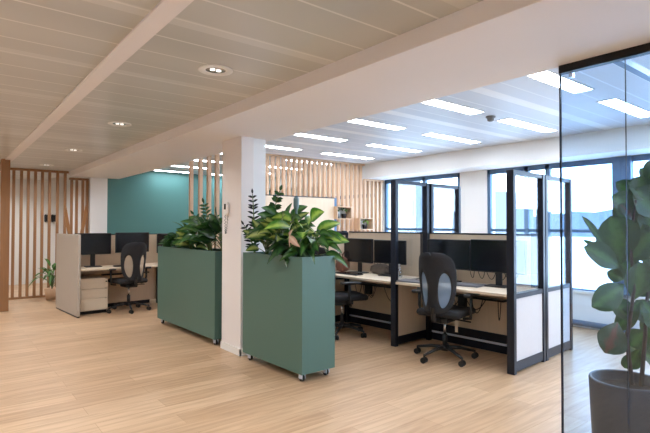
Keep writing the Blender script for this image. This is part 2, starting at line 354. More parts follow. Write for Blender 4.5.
# ------------------------------------------------------------------ glass partition on the right
GX = 2.85
t = thing('glass_partition', 'tall frameless glass partition with black top track along the beam edge', 'glass partition', (GX, 1.356, 0))
obj('top_track', box(-.02, .025, -5.3, .0, 2.262, ZB+.001), 'black', t)
obj('glass_pane', box(-.006, .006, -.345, -.004, 0.004, 2.262), 'bigglass', t)
obj('glass_pane', box(-.006, .006, -2.0, -.347, 0.004, 2.262), 'bigglass', t)
obj('glass_pane', box(-.006, .006, -5.3, -2.0005, 0.004, 2.262), 'bigglass', t)
obj('edge_seal', box(-.007, .007, -.004, .004, 0.0, 2.262), 'frame', t)
obj('clip', box(.0, .03, -.07, -.05, 2.232, 2.262), 'chrome', t)
obj('joint_seal', box(-.0062, .0062, -.347, -.3455, .004, 2.262), 'frame', t)
obj('door_track', box(.03, 3.45, -.315, -.275, 2.262, 2.30), 'window', t)

# ------------------------------------------------------------------ slatted screens
def slat_screen(label, loc, pts, top, m, wx, wy, rail=None, post=None):
    t = thing('slat_screen', label, 'slatted screen', loc)
    bm = bmesh.new()
    for x, y, zt in pts: bx(bm, x-wx/2, x+wx/2, y-wy/2, y+wy/2, 0, zt)
    obj('slats', bm, m, t)
    for r in (rail or []): obj(r[6] if len(r) > 6 else 'rail', box(*r[:6]), m, t)
    for p in (post or []): obj('post', box(*p), m, t, bevel=.004)
    return t
n = 25; pts = []
x = 3.36
while x < 6.74:
    pts.append((x, 0, ZR-.03 if x < 6.22 else 2.215)); x += .1075
slat_screen('tall screen of narrow pale wooden slats reaching the ceiling behind the desks', (0, 6.68, 0), pts, 0, 'slat', .042, .06,
            rail=[(3.3, 6.24, -.035, .035, ZR-.03, ZR), (6.255, 6.75, -.035, .035, 2.215, 2.245), (3.3, 6.75, .032, .045, .9, .94)])
slat_screen('row of widely spaced pale wooden slats between green planter and teal wall', (2.91, 0, 0), [(0, y, ZR) for y in (5.06, 5.28, 5.52, 5.76, 6.0, 6.25, 6.53, 6.86)], 0, 'slat', .05, .05)
pts = [(x, 0, 2.38) for x in (1.04, 1.16, 1.27, 1.385, 1.5, 1.62, 1.755, 1.885)] + [(x, 0, 2.27) for x in (2.0, 2.09, 2.2)] 
slat_screen('screen of dark brown wooden slats with thick corner post beside the beige desk panel', (0, 10.5, 0), pts, 0, 'slatd', .046, .045,
            rail=[(.84, 1.94, -.04, .04, 2.37, ZL, 'top_rail'), (1.96, 2.30, -.04, .04, 2.25, 2.29, 'top_rail'), (.84, 2.3, -.04, .04, 0, .035, 'bottom_rail'),
                  (.76, .84, -1.25, -.04, 2.34, ZL, 'top_rail')],
            post=[(.735, .855, -1.39, -1.27, 0, ZL), (2.26, 2.30, -.04, .04, 0, 2.25), (.84, .9, -.05, .05, 0, ZL)])

# shelf boxes hung on the pale slats, with little potted plants
def leafgrid(bm, base, tip, width, nrm, droop=0, n=8, shape='oval', lay=None, fold=.15, wav=0):
    base, tip, nrm = Vector(base), Vector(tip), Vector(nrm)
    ax = tip-base; Ln = ax.length; ax.normalize(); side = ax.cross(nrm)
    if side.length < 1e-4: side = ax.cross(Vector((.3, .8, .5)))
    side.normalize(); nn = side.cross(ax).normalized()
    rows_ = []
    for i in range(n+1):
        t = i/n
        if shape == 'oval': wv = math.sin(PI*min(1, t**.85))**.8
        elif shape == 'fig': wv = (math.sin(PI*t**1.25)**.65)*(0.72+.4*t)
        else: wv = math.sin(PI*t**.7)**1.0
        wv = max(wv, .03 if 0 < i < n else .01)*width/2
        c = base+ax*Ln*t - Vector((0, 0, 1))*droop*t*t + nn*(.06*Ln*math.sin(PI*t))
        row = []
        for j, s in enumerate((-1, -.5, 0, .5, 1)):
            wob = wav*width*math.sin(t*14+s*3)*abs(s)
            v = bm.verts.new(c+side*s*wv+nn*(abs(s)*fold*wv*2+wob)); row.append(v)
            if lay is not None: v[lay] = abs(s)
        rows_.append(row)
    for a, b in zip(rows_, rows_[1:]):
        for j in range(4): bm.faces.new((a[j], a[j+1], b[j+1], b[j]))
def newleaf():
    bm = bmesh.new(); return bm, bm.verts.layers.float.new('rim')
def tufts(bm, lay, n, h, ln, wd, rnd, spread=1., el=(20, 75), c=(0, 0, 0), stems=None, az=None, shape='oval', droop=.05, roll=0):
    """arching leaves on petioles from a short stem"""
    for i in range(n):
        a = (i*2.4+rnd.uniform(-.4, .4)) if az is None else rnd.uniform(*az)
        e = math.radians(rnd.uniform(*el)); d = Vector((math.cos(a)*math.cos(e)*spread, math.sin(a)*math.cos(e)*spread, math.sin(e)))
        z0 = h*rnd.uniform(.25, 1); b = Vector(c)+Vector((0, 0, z0*.6)); p = b+d*h*.42
        L_ = ln*rnd.uniform(.75, 1.15); d2 = Vector((d.x, d.y, d.z*.45)).normalized()
        nr = Vector((d.x*-.6, d.y*-.6, 1)).lerp(Vector((-.75+rnd.uniform(-.5, .5), -.5+rnd.uniform(-.5, .5), .55)), roll)
        leafgrid(bm, p, p+d2*L_, wd*rnd.uniform(.8, 1.15), nr, droop*rnd.uniform(.4, 1.8), 8, shape, lay)
        if stems is not None: tube(stems, curve3(Vector(c), b, p, 5), .006, 5, .003)
def clump(label, name, loc, m, n, h, ln, wd, seed, cat='plant', **k):
    t = thing(name, label, cat, loc, 0); rnd = random.Random(seed)
    bm, lay = newleaf(); st = bmesh.new(); tufts(bm, lay, n, h, ln, wd, rnd, stems=st, **k)
    obj('foliage', bm, m, t, smooth=True); obj('stems', st, 'stem', t, smooth=True); return t
def zz(label, loc, stems, m, seed=1, ln=.075, wd=.03):
    """arching stems with paired leaflets; stems = list of (dx,dy,height,lean)"""
    t = thing('zz_plant', label, 'plant', loc); rnd = random.Random(seed); bm, lay = newleaf(); st = bmesh.new()
    for dx, dy, h, n in stems:
        pts = curve3((0, 0, 0), (dx*.25, dy*.25, h*.6), (dx, dy, h), 24); tube(st, pts, .009, 6, .004)
        side = rt.copy(); side.z = 0; side.normalize()
        for k in range(n):
            i = 5+int(k*19/n); p = pts[i]; tn = (pts[min(i+1, 24)]-pts[i-1]).normalized(); sd = (side - tn*side.dot(tn)).normalized()
            for s in (-1, 1):
                d = (sd*s*.9+tn*.55).normalized(); L_ = ln*(1.1-.45*k/n)*rnd.uniform(.9, 1.1)
                leafgrid(bm, p, p+d*L_, wd, -fw+tn*.3+Vector((0, 0, .4)), .006, 5, 'oval', lay)
        leafgrid(bm, pts[-1], pts[-1]+(pts[-1]-pts[-3]).normalized()*ln*.7, wd*.8, -fw, 0, 5, 'oval', lay)
    obj('foliage', bm, m, t, smooth=True); obj('stems', st, 'stem', t, smooth=True); return t
def shelf_box(x0, x1, z0, z1, label):
    t = thing('shelf_box', label, 'shelf', ((x0+x1)/2, 6.645, z0)); w_, h = (x1-x0)/2, z1-z0; bm = bmesh.new()
    bx(bm, -w_, w_, -.17, 0, 0, .015); bx(bm, -w_, w_, -.17, 0, h-.015, h); bx(bm, -w_, -w_+.015, -.17, 0, .015, h-.015); bx(bm, w_-.015, w_, -.17, 0, .015, h-.015)
    obj('case', bm, 'slat', t); obj('back_panel', box(-w_+.015, w_-.015, -.008, 0, .015, h-.015), 'paper', t); return t
def small_pot(loc, label, seed, m='zzg', pm='grey'):
    t = thing('potted_plant', label, 'plant', loc); bm = bmesh.new(); lathe(bm, [(0, 0), (.038, 0), (.05, .085), (.045, .085), (.04, .075), (0, .075)], 20); obj('pot', bm, pm, t, smooth=True)
    bm, lay = newleaf(); tufts(bm, lay, 12, .12, .1, .045, random.Random(seed), c=(0, 0, .07)); obj('foliage', bm, m, t, smooth=True)
# pixel anchored (computed from the plane Y = 6.56)
def onY(px, py, Y):
    d = fw+rt*(px-325)/FPX-up*(py-216.5)/FPX; return Vector((0, 0, EYE))+d*(Y/d.y)
def onX(px, py, X):
    d = fw+rt*(px-325)/FPX-up*(py-216.5)/FPX; return Vector((0, 0, EYE))+d*(X/d.x)
def onZ(px, py, z):
    d = fw+rt*(px-325)/FPX-up*(py-216.5)/FPX; return Vector((0, 0, EYE))+d*((z-EYE)/d.z)
shelf_box(5.42, 5.77, 1.475, 1.70, 'open wooden box shelf on the slats holding two potted plants')
shelf_box(5.96, 6.30, 1.285, 1.50, 'open wooden box shelf at lower right of the slats, above the dark monitors')
small_pot((5.50, 6.56, 1.49), 'tiny plant in grey pot, left one in the upper box shelf', 3)
small_pot((5.65, 6.56, 1.49), 'tiny plant in dark pot, right one in the upper box shelf', 5, pm='black')
small_pot((6.16, 6.56, 1.30), 'tiny bright green plant in the lower box shelf', 8, 'diefb', 'black')

# ------------------------------------------------------------------ right-hand cubicles (own axes: x away from aisle, y along the row)
CR = math.radians(3.96); C0 = Vector((4.118, 2.394, 0)); cn = Vector((math.cos(CR), math.sin(CR), 0)); cc = Vector((-math.sin(CR), math.cos(CR), 0))
BAY = 1.386
def cub(x, y, z=0): return C0+cn*x+cc*y+Vector((0, 0, z))
def divider(x0, x1, y, label, H=1.885, solid=False, lowm='pale', glassed=True):
    t = thing('partition_panel', label, 'partition', cub(x0, y), CR, 'black framed desk partitions'); L_ = x1-x0; th = .06; p = .05
    obj('post', box(0, p, 0, th+.012, 0, H), 'frame', t, bevel=.003); obj('post', box(L_-p, L_, 0, th+.012, 0, H), 'frame', t, bevel=.003)
    obj('top_rail', box(p, L_-p, .006, th, H-.04, H), 'frame', t); obj('bottom_rail', box(p, L_-p, .006, th, .02, .11), 'frame', t)
    if glassed:
        obj('middle_rail', box(p, L_-p, .006, th, .69, .735), 'frame', t)
        obj('lower_panel', box(p, L_-p, .014, th-.01, .11, .69), lowm, t)
        obj('glass_pane', box(p, L_-p, .028, .034, .735, H-.04), 'glass', t)
    else: obj('panel', box(p, L_-p, .014, th-.01, .11, H-.04), lowm, t)
    return t
divider(0, .675, 0, 'glazed black-framed partition at the near end of the desks, aisle half')
divider(.69, 1.37, 0, 'glazed black-framed partition at the near end of the desks, window half')
divider(0, .645, BAY, 'glazed black-framed partition between the two visible desks, behind the swivel chair', lowm='panel')
divider(.69, 1.35, BAY, 'glazed black-framed partition between the desks on the window half', lowm='panel')
divider(0, .645, 2*BAY, 'low beige partition beyond the desk with the brown bag', H=1.27, lowm='panel', glassed=False)
t = thing('partition_panel', 'tall pale partition panel standing just in front of the slatted screen', 'partition', (3.93, 6.555, 0))
obj('panel', box(0, 1.50, .01, .05, .06, 1.84), 'panel', t); obj('edge_post', box(1.50, 1.55, .005, .055, 0, 1.85), 'window', t); obj('edge_post', box(-.03, 0, .005, .055, 0, 1.85), 'frame', t)  # right post blue-grey: reflected window light put into its colour
obj('top_trim', box(0, 1.50, .008, .052, 1.84, 1.855), 'frame', t); obj('bottom_rail', box(0, 1.50, .008, .052, 0, .06), 'frame', t)
def bay_screen(i, label):
    y0, y1 = i*BAY+(.075 if i < 3 else 0), (i+1)*BAY-.003
    if i == 0: y0 = .075
    t = thing('desk_screen', label, 'screen', cub(.648, y0), CR, 'low screens behind the monitors'); L_ = y1-y0-(.06 if i == 2 else 0)
    obj('panel', box(0, .038, .06, L_-.0, .2, 1.265), 'panel', t); obj('post', box(-.005, .04, 0, .06, 0, 1.29), 'frame', t)
    obj('top_trim', box(-.003, .041, .06, L_, 1.265, 1.282), 'frame', t); obj('base_rail', box(-.015, .04, .06, L_, .0, .2), 'frame', t)
    obj('silver_strip', box(-.022, -.0155, .06, L_, .085, .108), 'alu', t)  # daylight gap under the screen, painted as a pale strip
bay_screen(0, 'beige screen behind the near pair of monitors')
bay_screen(1, 'beige screen behind the pair of monitors with the brown bag')
bay_screen(2, 'beige screen of the farthest desk, mostly behind the planter')
def desk(i, label):
    t = thing('desk', label, 'desk', cub(.0, i*BAY+.074), CR, 'pale desks in the framed cubicles'); L_ = BAY-(.077 if i < 2 else .12)
    obj('desktop', box(-.01, .64, .003, L_-.003, .705, .732), 'desk', t, bevel=.002)
    obj('leg', box(.55, .60, .01, .06, 0, .705), 'black', t); obj('leg', box(.55, .60, L_-.06, L_-.01, 0, .705), 'black', t)
    obj('cable_tray', box(.42, .54, .25, L_-.25, .58, .60), 'black', t)
    bm = bmesh.new(); rbox(bm, .40, .46, L_*.52, L_*.52+.09, .47, .60, .01); obj('power_box', bm, 'plastic', t)
    rnd = random.Random(i+5)
    for k in range(6):
        bm = bmesh.new()
        a = rnd.uniform(.3, L_-.3); b = a+rnd.uniform(-.25, .25); d = rnd.uniform(.25, .5)
        tube(bm, curve3((.45, a, .6), (.45, (a+b)/2, .6-d*.9), (.48, b, .6), 10), .005, 5); obj('cable', bm, 'plastic', t)
    bm = bmesh.new(); rbox(bm, .03, .1, L_*.72, L_*.72+.1, .68, .705, .005); obj('control_box', bm, 'silver', t)
    return t
desk(0, 'pale oak desk nearest the glass partition, with swivel chair pulled up')
desk(1, 'pale oak desk in the middle bay, with a brown leather bag')
desk(2, 'pale oak desk in the far bay, hidden behind the green planter')
DZ = .732
def monitor(loc, rz, w_, h, zc, label, group, floorz=0):
    """faces local -x; stands on desk at local z=0"""
    t = thing('monitor', label, 'monitor', loc, rz, group)
    bm = bmesh.new(); rbox(bm, -.012, .025, -w_/2, w_/2, zc-h/2, zc+h/2, .006, 2); obj('casing', bm, 'plastic', t)
    obj('display', box(-.0135, -.0115, -w_/2+.008, w_/2-.008, zc-h/2+.014, zc+h/2-.008), 'screen', t)
    bm = bmesh.new(); rbox(bm, .025, .045, -.035, .035, .01, zc+.05, .006, 2); obj('stand', bm, 'plastic', t)
    bm = bmesh.new(); rbox(bm, -.09, .09, -.12, .12, 0, .012, .005, 2); obj('foot', bm, 'plastic', t); return t
G1 = 'black monitors on the right-hand desks'
monitor(cub(.47, .41, DZ), CR+.05, .60, .345, .315, 'black monitor nearest the near-end partition, right one of its pair', G1)
monitor(cub(.48, 1.01, DZ), CR-.03, .58, .335, .31, 'black monitor behind the swivel chair backrest, left one of its pair', G1)
monitor(cub(.46, 1.86, DZ), CR+.02, .50, .30, .30, 'black monitor right one of the pair beside the brown bag', G1)
monitor(cub(.44, 2.39, DZ), CR-.06, .545, .32, .30, 'black monitor nearest the brown leather bag', G1)
def keyboard(loc, rz, label):
    t = thing('keyboard', label, 'keyboard', loc, rz); bm = bmesh.new(); rbox(bm, -.065, .065, -.2, .2, .002, .016, .004, 2); obj('body', bm, 'plastic', t)
    bm = bmesh.new()
    for r in range(5):
        for c in range(14): bx(bm, -.055+r*.023, -.036+r*.023, -.19+c*.0272, -.168+c*.0272, .0155, .021)
    obj('keys', bm, 'screen', t)
keyboard(cub(.2, 2.33, DZ), CR, 'black keyboard on the desk with the brown bag')
def laptop(loc, rz, label, m='silver'):
    t = thing('laptop', label, 'laptop', loc, rz); bm = bmesh.new(); rbox(bm, -.11, .11, -.16, .16, .002, .012, .003, 2); obj('base', bm, m, t)
    bm = bmesh.new(); rbox(bm, -.11, .11, -.16, .16, .0125, .019, .003, 2); obj('lid', bm, m, t)
laptop(cub(.3, .66, DZ), CR+.1, 'grey closed laptop under the near pair of monitors')
laptop(cub(.14, 1.25, DZ), CR+.12, 'thin closed laptop on the desk left of the swivel chair', 'silver')
t = thing('pump_bottle', 'clear pump bottle of hand gel left of the swivel chair', 'bottle', cub(.36, 1.62, DZ))
bm = bmesh.new(); lathe(bm, [(0, 0), (.032, 0), (.034, .01), (.034, .085), (.02, .105), (.013, .112), (0, .112)], 20); obj('bottle', bm, 'clear', t, smooth=True)
bm = bmesh.new(); cyl(bm, (0, 0, .112), .014, .02, 14); cyl(bm, (0, 0, .132), .005, .025, 10); bx(bm, -.035, .01, -.008, .008, .155, .167); obj('pump', bm, 'trim', t)
obj('label', box(-.0365, -.034, -.02, .02, .025, .075), 'paper', t)
def bag(loc, rz, m, label, sx_, sy, sz, handle=True):
    t = thing('handbag', label, 'bag', loc, rz); bm = bmesh.new(); bmesh.ops.create_icosphere(bm, subdivisions=4, radius=1); rnd = random.Random(3)
    for v in bm.verts:
        x, y, z = v.co; k = 1-.25*max(0, z); f = lambda q: math.copysign(abs(q)**.6, q)
        wv = 1+.05*math.sin(y*9+z*4)+.04*math.sin(z*11+x*5)
        v.co = (f(x)*sx_*k*wv, f(y)*sy*(1-.12*max(0, z))*wv, (f(z)+1)*sz/2*(1-.06*y*y))
    obj('body', bm, m, t, smooth=True)
    if handle:
        for s in (-1, 1):
            bm = bmesh.new(); tube(bm, curve3((s*.03, -sy*.5, sz*.85), (s*.05, 0, sz*1.9), (s*.03, sy*.5, sz*.85), 12), .008, 8); obj('handle', bm, m, t, smooth=True)
bag(cub(.42, 2.66, DZ), CR, 'leather', 'brown leather handbag on the middle desk by the planter', .08, .085, .2)
bag(cub(.55, 2.08, DZ), CR, 'canvas', 'taupe soft bag lying behind the middle pair of monitors', .06, .16, .13, False)
def wire(label, pts, r=.004):
    p0 = pts[0][0]; t = thing('cable_bundle', label, 'cable', (p0.x, p0.y, DZ))
    for a, b, c in pts:
        bm = bmesh.new(); o = Vector((p0.x, p0.y, DZ)); tube(bm, curve3(a-o, b-o, c-o, 10), r, 5); obj('cable', bm, 'plastic', t)
wire('black cables looping behind the near pair of monitors', [(cub(.55, .2+i*.13, DZ+.19), cub(.56, .3+i*.11, DZ-.07), cub(.6, .42+i*.1, DZ+.18)) for i in range(5)])
wire('black cables looping under the middle pair of monitors', [(cub(.55, 1.75+i*.13, DZ+.17), cub(.56, 1.82+i*.1, DZ-.06), cub(.6, 1.95+i*.1, DZ+.16)) for i in range(4)])

# ------------------------------------------------------------------ swivel chairs (face local +x)
def swivel(loc, rz, label, meshm):
    t = thing('swivel_chair', label, 'chair', loc, rz, 'black swivel chairs')
    bm = bmesh.new(); cyl(bm, (0, 0, .085), .045, .05, 20)
    for k in range(5):
        a = 2*PI*k/5+.35; c, s = math.cos(a), math.sin(a)
        tube(bm, [(c*.03, s*.03, .115), (c*.15, s*.15, .108), (c*.31, s*.31, .075)], .02, 8, .013)
    obj('star_base', bm, 'plastic', t, smooth=True)
    for k in range(5):
        a = 2*PI*k/5+.35; c, s = math.cos(a)*.31, math.sin(a)*.31; bm = bmesh.new()
        cyl(bm, (c-.028, s, .029), .029, .02, 18, axis='x'); cyl(bm, (c+.008, s, .029), .029, .02, 18, axis='x'); cyl(bm, (c-.01, s, .025), .012, .02, 8, axis='x'); cyl(bm, (c, s, .04), .008, .04, 8)
        obj('caster', bm, 'rubber', t)
    bm = bmesh.new(); cyl(bm, (0, 0, .13), .025, .12, 18); obj('gas_sleeve', bm, 'plastic', t, smooth=True)
    bm = bmesh.new(); cyl(bm, (0, 0, .25), .014, .15, 18); obj('gas_lift', bm, 'chrome', t, smooth=True)
    bm = bmesh.new(); rbox(bm, -.14, .12, -.09, .09, .38, .44, .015); tube(bm, [(.02, -.08, .41), (.02, -.27, .4)], .008); tube(bm, [(-.12, 0, .41), (-.25, 0, .43), (-.285, 0, .56)], .024, 10); obj('mechanism', bm, 'plastic', t)
    bm = bmesh.new(); rbox(bm, -.2, .27, -.235, .235, .445, .515, .034, 4); obj('seat', bm, 'fabric', t, smooth=True)
    def P(u, v):   # backrest surface
        z = .50+.60*v; hw = .205*(1-.26*(1-v)**2.2)*(1-.10*max(0, v-.6)/.4)
        x = -.27+.045*math.sin(PI*v*.9)*0 + .12*u*u - .05*(v-.35)**2*1.6 - .02*v
        return Vector((x, u*hw, z))
    def outer(u, v): return (abs(u)**3.4+abs((v-.5)/.5)**5.5) < 1
    fr = bmesh.new(); ins = bmesh.new(); NS = 56
    for sgn in (-1, 1):
        uc, vc, au, av = sgn*.56, .38, .28, .29; ring = []
        for k in range(NS):
            a = 2*PI*k/NS; du, dv = math.cos(a), math.sin(a)
            e = 1/math.sqrt((du/au)**2+(dv/av)**2); lo, hi = e, 3
            for _ in range(30):
                m_ = (lo+hi)/2; u, v = uc+du*m_, vc+dv*m_
                if u*sgn > 0 and outer(u, v): lo = m_
                else: hi = m_
            ring.append([fr.verts.new(P(uc+du*(e+(lo-e)*q/4), vc+dv*(e+(lo-e)*q/4))) for q in range(5)])
        for k in range(NS):
            for q in range(4): fr.faces.new((ring[k][q], ring[(k+1) % NS][q], ring[(k+1) % NS][q+1], ring[k][q+1]))
        cen = ins.verts.new(P(uc, vc)); pr = None
        rg = [[ins.verts.new(P(uc+math.cos(2*PI*k/NS)*au*1.02*q/4, vc+math.sin(2*PI*k/NS)*av*1.02*q/4)) for k in range(NS)] for q in range(1, 5)]
        for k in range(NS):
            ins.faces.new((cen, rg[0][k], rg[0][(k+1) % NS]))
            for q in range(3): ins.faces.new((rg[q][k], rg[q+1][k], rg[q+1][(k+1) % NS], rg[q][(k+1) % NS]))
    bmesh.ops.remove_doubles(fr, verts=fr.verts, dist=.0008)
    bk = obj('backrest', fr, 'fabric', t, smooth=True, solid=.022); obj('back_mesh', ins, meshm, bk, smooth=True)
    for s in (-1, 1):
        bm = bmesh.new(); tube(bm, [(0, s*.2, .43), (0, s*.275, .44), (-.01, s*.285, .52), (-.01, s*.285, .66)], .016, 8); ar = obj('armrest', bm, 'plastic', t, smooth=True)
        bm = bmesh.new(); rbox(bm, -.12, .13, s*.285-.04, s*.285+.04, .66, .69, .012, 3); obj('arm_pad', bm, 'plastic', ar, smooth=True)
    return t
c1 = swivel((4.09, 3.15, 0), math.radians(13), 'black swivel chair with blue-grey mesh sides at the near framed desk', 'mesh')
obj('paper_tag', box(.06, .062, -.115, -.085, .27, .42), 'desk', c1)
swivel((3.95, 4.62, 0), math.radians(-20), 'black swivel chair at the middle framed desk, partly behind the green planter', 'mesh')
swivel((2.36, 8.0, 0), math.radians(97), 'black swivel chair with see-through back openings at the left desk', 'mesh2')

# ------------------------------------------------------------------ left-hand desks
t = thing('end_panel', 'tall beige panel closing the left desk beside the drawer unit', 'partition', (1.60, 7.81, 0), math.radians(4.5))
bm = bmesh.new(); rbox(bm, -.02, .02, 0, 1.16, .02, 1.225, .006, 2); obj('panel', bm, 'beige', t); obj('foot_strip', box(-.017, .017, .01, 1.15, 0, .02), 'black', t)
LR = math.radians(3)
lx, ly = Vector((math.cos(LR), math.sin(LR), 0)), Vector((-math.sin(LR), math.cos(LR), 0))
def lft(x, y, z=0): return Vector((1.63, 7.9, 0))+lx*x+ly*y+Vector((0, 0, z))
for i in range(2):
    t = thing('desk', ['pale desk at left with black swivel chair and drawer unit', 'pale desk at left continuing behind the far green planter'][i], 'desk', lft(i*1.46, 0), LR, 'pale desks in the left bank')
    obj('desktop', box(.0, 1.45, 0, .62, .675, .70), 'desk', t, bevel=.002); obj('cable_tray', box(.45, 1.2, .4, .5, .55, .57), 'black', t)
    obj('leg', box(.03, .08, .5, .55, 0, .675), 'black', t); obj('leg', box(1.38, 1.43, .5, .55, 0, .675), 'black', t)
    t = thing('desk_screen', ['beige screen behind the left desk monitors', 'beige screen behind the far green planter'][i], 'screen', lft(i*1.46, .63), LR, 'low screens of the left bank')
    obj('panel', box(0, 1.45, 0, .035, .06, 1.20), 'panel', t); obj('top_trim', box(0, 1.45, -.002, .037, 1.2, 1.215), 'frame', t); obj('foot', box(.1, 1.3, 0, .035, 0, .06), 'black', t)
t = thing('drawer_unit', 'pale three-drawer pedestal under the left desk', 'drawers', lft(.04, .14), LR)
obj('body', box(0, .40, .0, .5, .05, .545), 'drawer', t, bevel=.003); obj('plinth', box(.01, .39, .02, .48, .0, .05), 'black', t)
for k, (a, b) in enumerate(((.06, .235), (.24, .385), (.39, .54))):
    dr = obj('drawer', box(.004, .396, -.018, -.001, a, b), 'drawer', t, bevel=.002); obj('pull', box(.35, .385, -.02, -.0175, b-.006, b-.001), 'black', dr)
bm = bmesh.new(); cyl(bm, (.37, -.024, .49), .01, .006, 12, axis='y'); obj('lock', bm, 'chrome', t)
G2 = 'black monitors on the left desks'
monitor(lft(.30, .42, .70), LR+PI/2-.12, .53, .34, .365, 'black monitor at left, nearest the beige end panel', G2)
monitor(lft(.93, .45, .70), LR+PI/2+.03, .56, .335, .375, 'black monitor at left, behind the chair in the middle of three', G2)
monitor(lft(1.62, .42, .70), LR+PI/2+.0, .56, .34, .35, 'black monitor at left, partly behind the green planter', G2)
keyboard(lft(.75, .2, .70), LR+PI/2, 'black keyboard on the left desk')
# far side of the left bank with the V-shaped wooden ornament
t = thing('desk', 'desk on the far side of the left bank, hidden behind the end panel', 'desk', lft(0, .67), LR)
obj('desktop', box(0, 1.45, 0, .40, .675, .70), 'desk', t); obj('leg', box(.03, .08, .3, .35, 0, .675), 'black', t); obj('leg', box(1.38, 1.43, .3, .35, 0, .675), 'black', t)
t = thing('wooden_ornament', 'V-shaped pair of brown wooden blades above the beige end panel', 'ornament', lft(.16, .9, .70), LR)
for s in (-1, 1):
    bm = bmesh.new(); pts = [(0, -.03), (.03*1, -.03)]
    v = [bm.verts.new((s*x, y, z)) for y in (-.012, .012) for x, z in ((.0, 0), (.03, 0), (.175, .86), (.15, 1.0), (.125, .86), (.0, .1))]
    bm.faces.new(v[:6][::-1]); bm.faces.new(v[6:])
    for k in range(6): bm.faces.new((v[k], v[(k+1) % 6], v[6+(k+1) % 6], v[6+k]))
    obj('blade', bm, 'blade', t)
monitor(lft(.30, .82, .70), LR-PI/2, .5, .3, .37, 'black monitor edge showing over the beige end panel', 'monitor facing away beyond the left screen')

# ------------------------------------------------------------------ planters on castors
def planter(loc, rz, L_, W_, H, label):
    t = thing('planter', label, 'planter', loc, rz, 'green planters on castors'); bm = bmesh.new(); z0 = .075; th = .02
    bx(bm, 0, W_, 0, L_, z0, z0+.02); bx(bm, 0, th, 0, L_, z0+.02, H); bx(bm, W_-th, W_, 0, L_, z0+.02, H); bx(bm, th, W_-th, 0, th, z0+.02, H); bx(bm, th, W_-th, L_-th, L_, z0+.02, H)
    bmesh.ops.remove_doubles(bm, verts=bm.verts, dist=.0001)
    obj('box', bm, 'green', t); obj('soil', box(th, W_-th, th, L_-th, H-.09, H-.04), 'soil', t)
    for x in (.05, W_-.05):
        for y in (.07, L_-.07):
            bm = bmesh.new(); cyl(bm, (x-.012, y, .03), .03, .024, 24, axis='x'); wv = obj('wheel', bm, 'rubber', t)
            bm = bmesh.new(); bx(bm, x-.02, x-.014, y-.03, y+.02, .025, .0749); bx(bm, x+.014, x+.02, y-.03, y+.02, .025, .0749); bx(bm, x-.028, x+.028, y-.034, y+.03, .068, .0749); cyl(bm, (x-.022, y, .03), .009, .044, 12, axis='x'); obj('bracket', bm, 'alu', wv)
    return t
PR2 = math.radians(1.5)
planter((2.451, 3.396, 0), PR2, 1.0, .375, 1.09, 'tall green planter box on castors in front of the white column')
planter((2.428, 5.047, 0), math.radians(1.6), 1.70, .35, 1.07, 'long green planter box on castors left of the white column')
def pl2(x, y, z=1.05): return Vector((2.451, 3.396, z))+Vector((math.cos(PR2), math.sin(PR2), 0))*x+Vector((-math.sin(PR2), math.cos(PR2), 0))*y
def pl1(x, y, z=1.035): return Vector((2.428, 5.047, z))+Vector((x, y, 0))
rd = rt.copy(); rd.z = 0; rd.normalize()
zz('very dark stemmed plant at the left end of the column planter, thin upright stem', pl2(.08, .90), [(-.02, .02, .64, 11), (-.10, .05, .32, 7)], 'zzd', 3, .08, .026)
v_ = rd*.13
zz('tall green stem plant with paired leaves rising from the column planter', pl2(.16, .80), [(v_.x, v_.y, .67, 12), (v_.x*.2, v_.y*.2, .48, 9)], 'zz', 4, .09, .04)
clump('yellow-green variegated plant at left of the column planter, leaf hanging over edge', 'dieffenbachia', pl2(.12, .74), 'dief', 18, .30, .22, .11, 11, roll=1, el=(5, 80))
clump('dark leafy plant in the middle of the column planter', 'dieffenbachia', pl2(.20, .56), 'dark', 30, .44, .21, .085, 12, roll=1, el=(15, 85))
clump('variegated plant in the middle front of the column planter', 'dieffenbachia', pl2(.11, .46), 'dief', 20, .40, .23, .11, 13, roll=1, el=(15, 80))
clump('bright green broad-leaved plant at right of the column planter', 'dieffenbachia', pl2(.22, .24), 'diefb', 14, .42, .27, .135, 16, roll=1, el=(15, 60), droop=.09)
clump('dark green drooping plant at the right end of the column planter', 'spathiphyllum', pl2(.24, .16), 'dark', 30, .28, .2, .085, 15, roll=1, el=(0, 60), droop=.11)
clump('dark green bushy plant along the front of the column planter', 'spathiphyllum', pl2(.14, .34), 'zz', 28, .22, .2, .085, 18, roll=1, el=(0, 60), droop=.08)
t = thing('dry_leaf', 'dry pink-beige leaf among the green leaves of the column planter', 'leaf', pl2(-.03, .12, 1.17)); bm, lay = newleaf()
leafgrid(bm, (0, .03, .10), (.02, -.1, .02), .06, (-1, -.4, .3), .01, 8, 'oval', lay, .3, .1); leafgrid(bm, (0, .03, .10), (.03, .02, .16), .03, (-1, -.4, .3), 0, 6, 'oval', lay, .4, .1)
leafgrid(bm, (0, .02, .0), (0, .03, .10), .012, (-1, -.4, .3), 0, 6, 'oval', lay); obj('leaf_blade', bm, 'dry', t, smooth=True)
t = thing('watering_bottle', 'grey-green bottle shape standing upright among the column planter leaves', 'bottle', pl2(.2, .36, 1.05))
bm = bmesh.new(); lathe(bm, [(0, 0), (.01, 0), (.012, .46), (.02, .48), (.027, .50), (.027, .57), (.018, .59), (0, .59)], 18); obj('body', bm, 'teal_bottle', t, smooth=True)
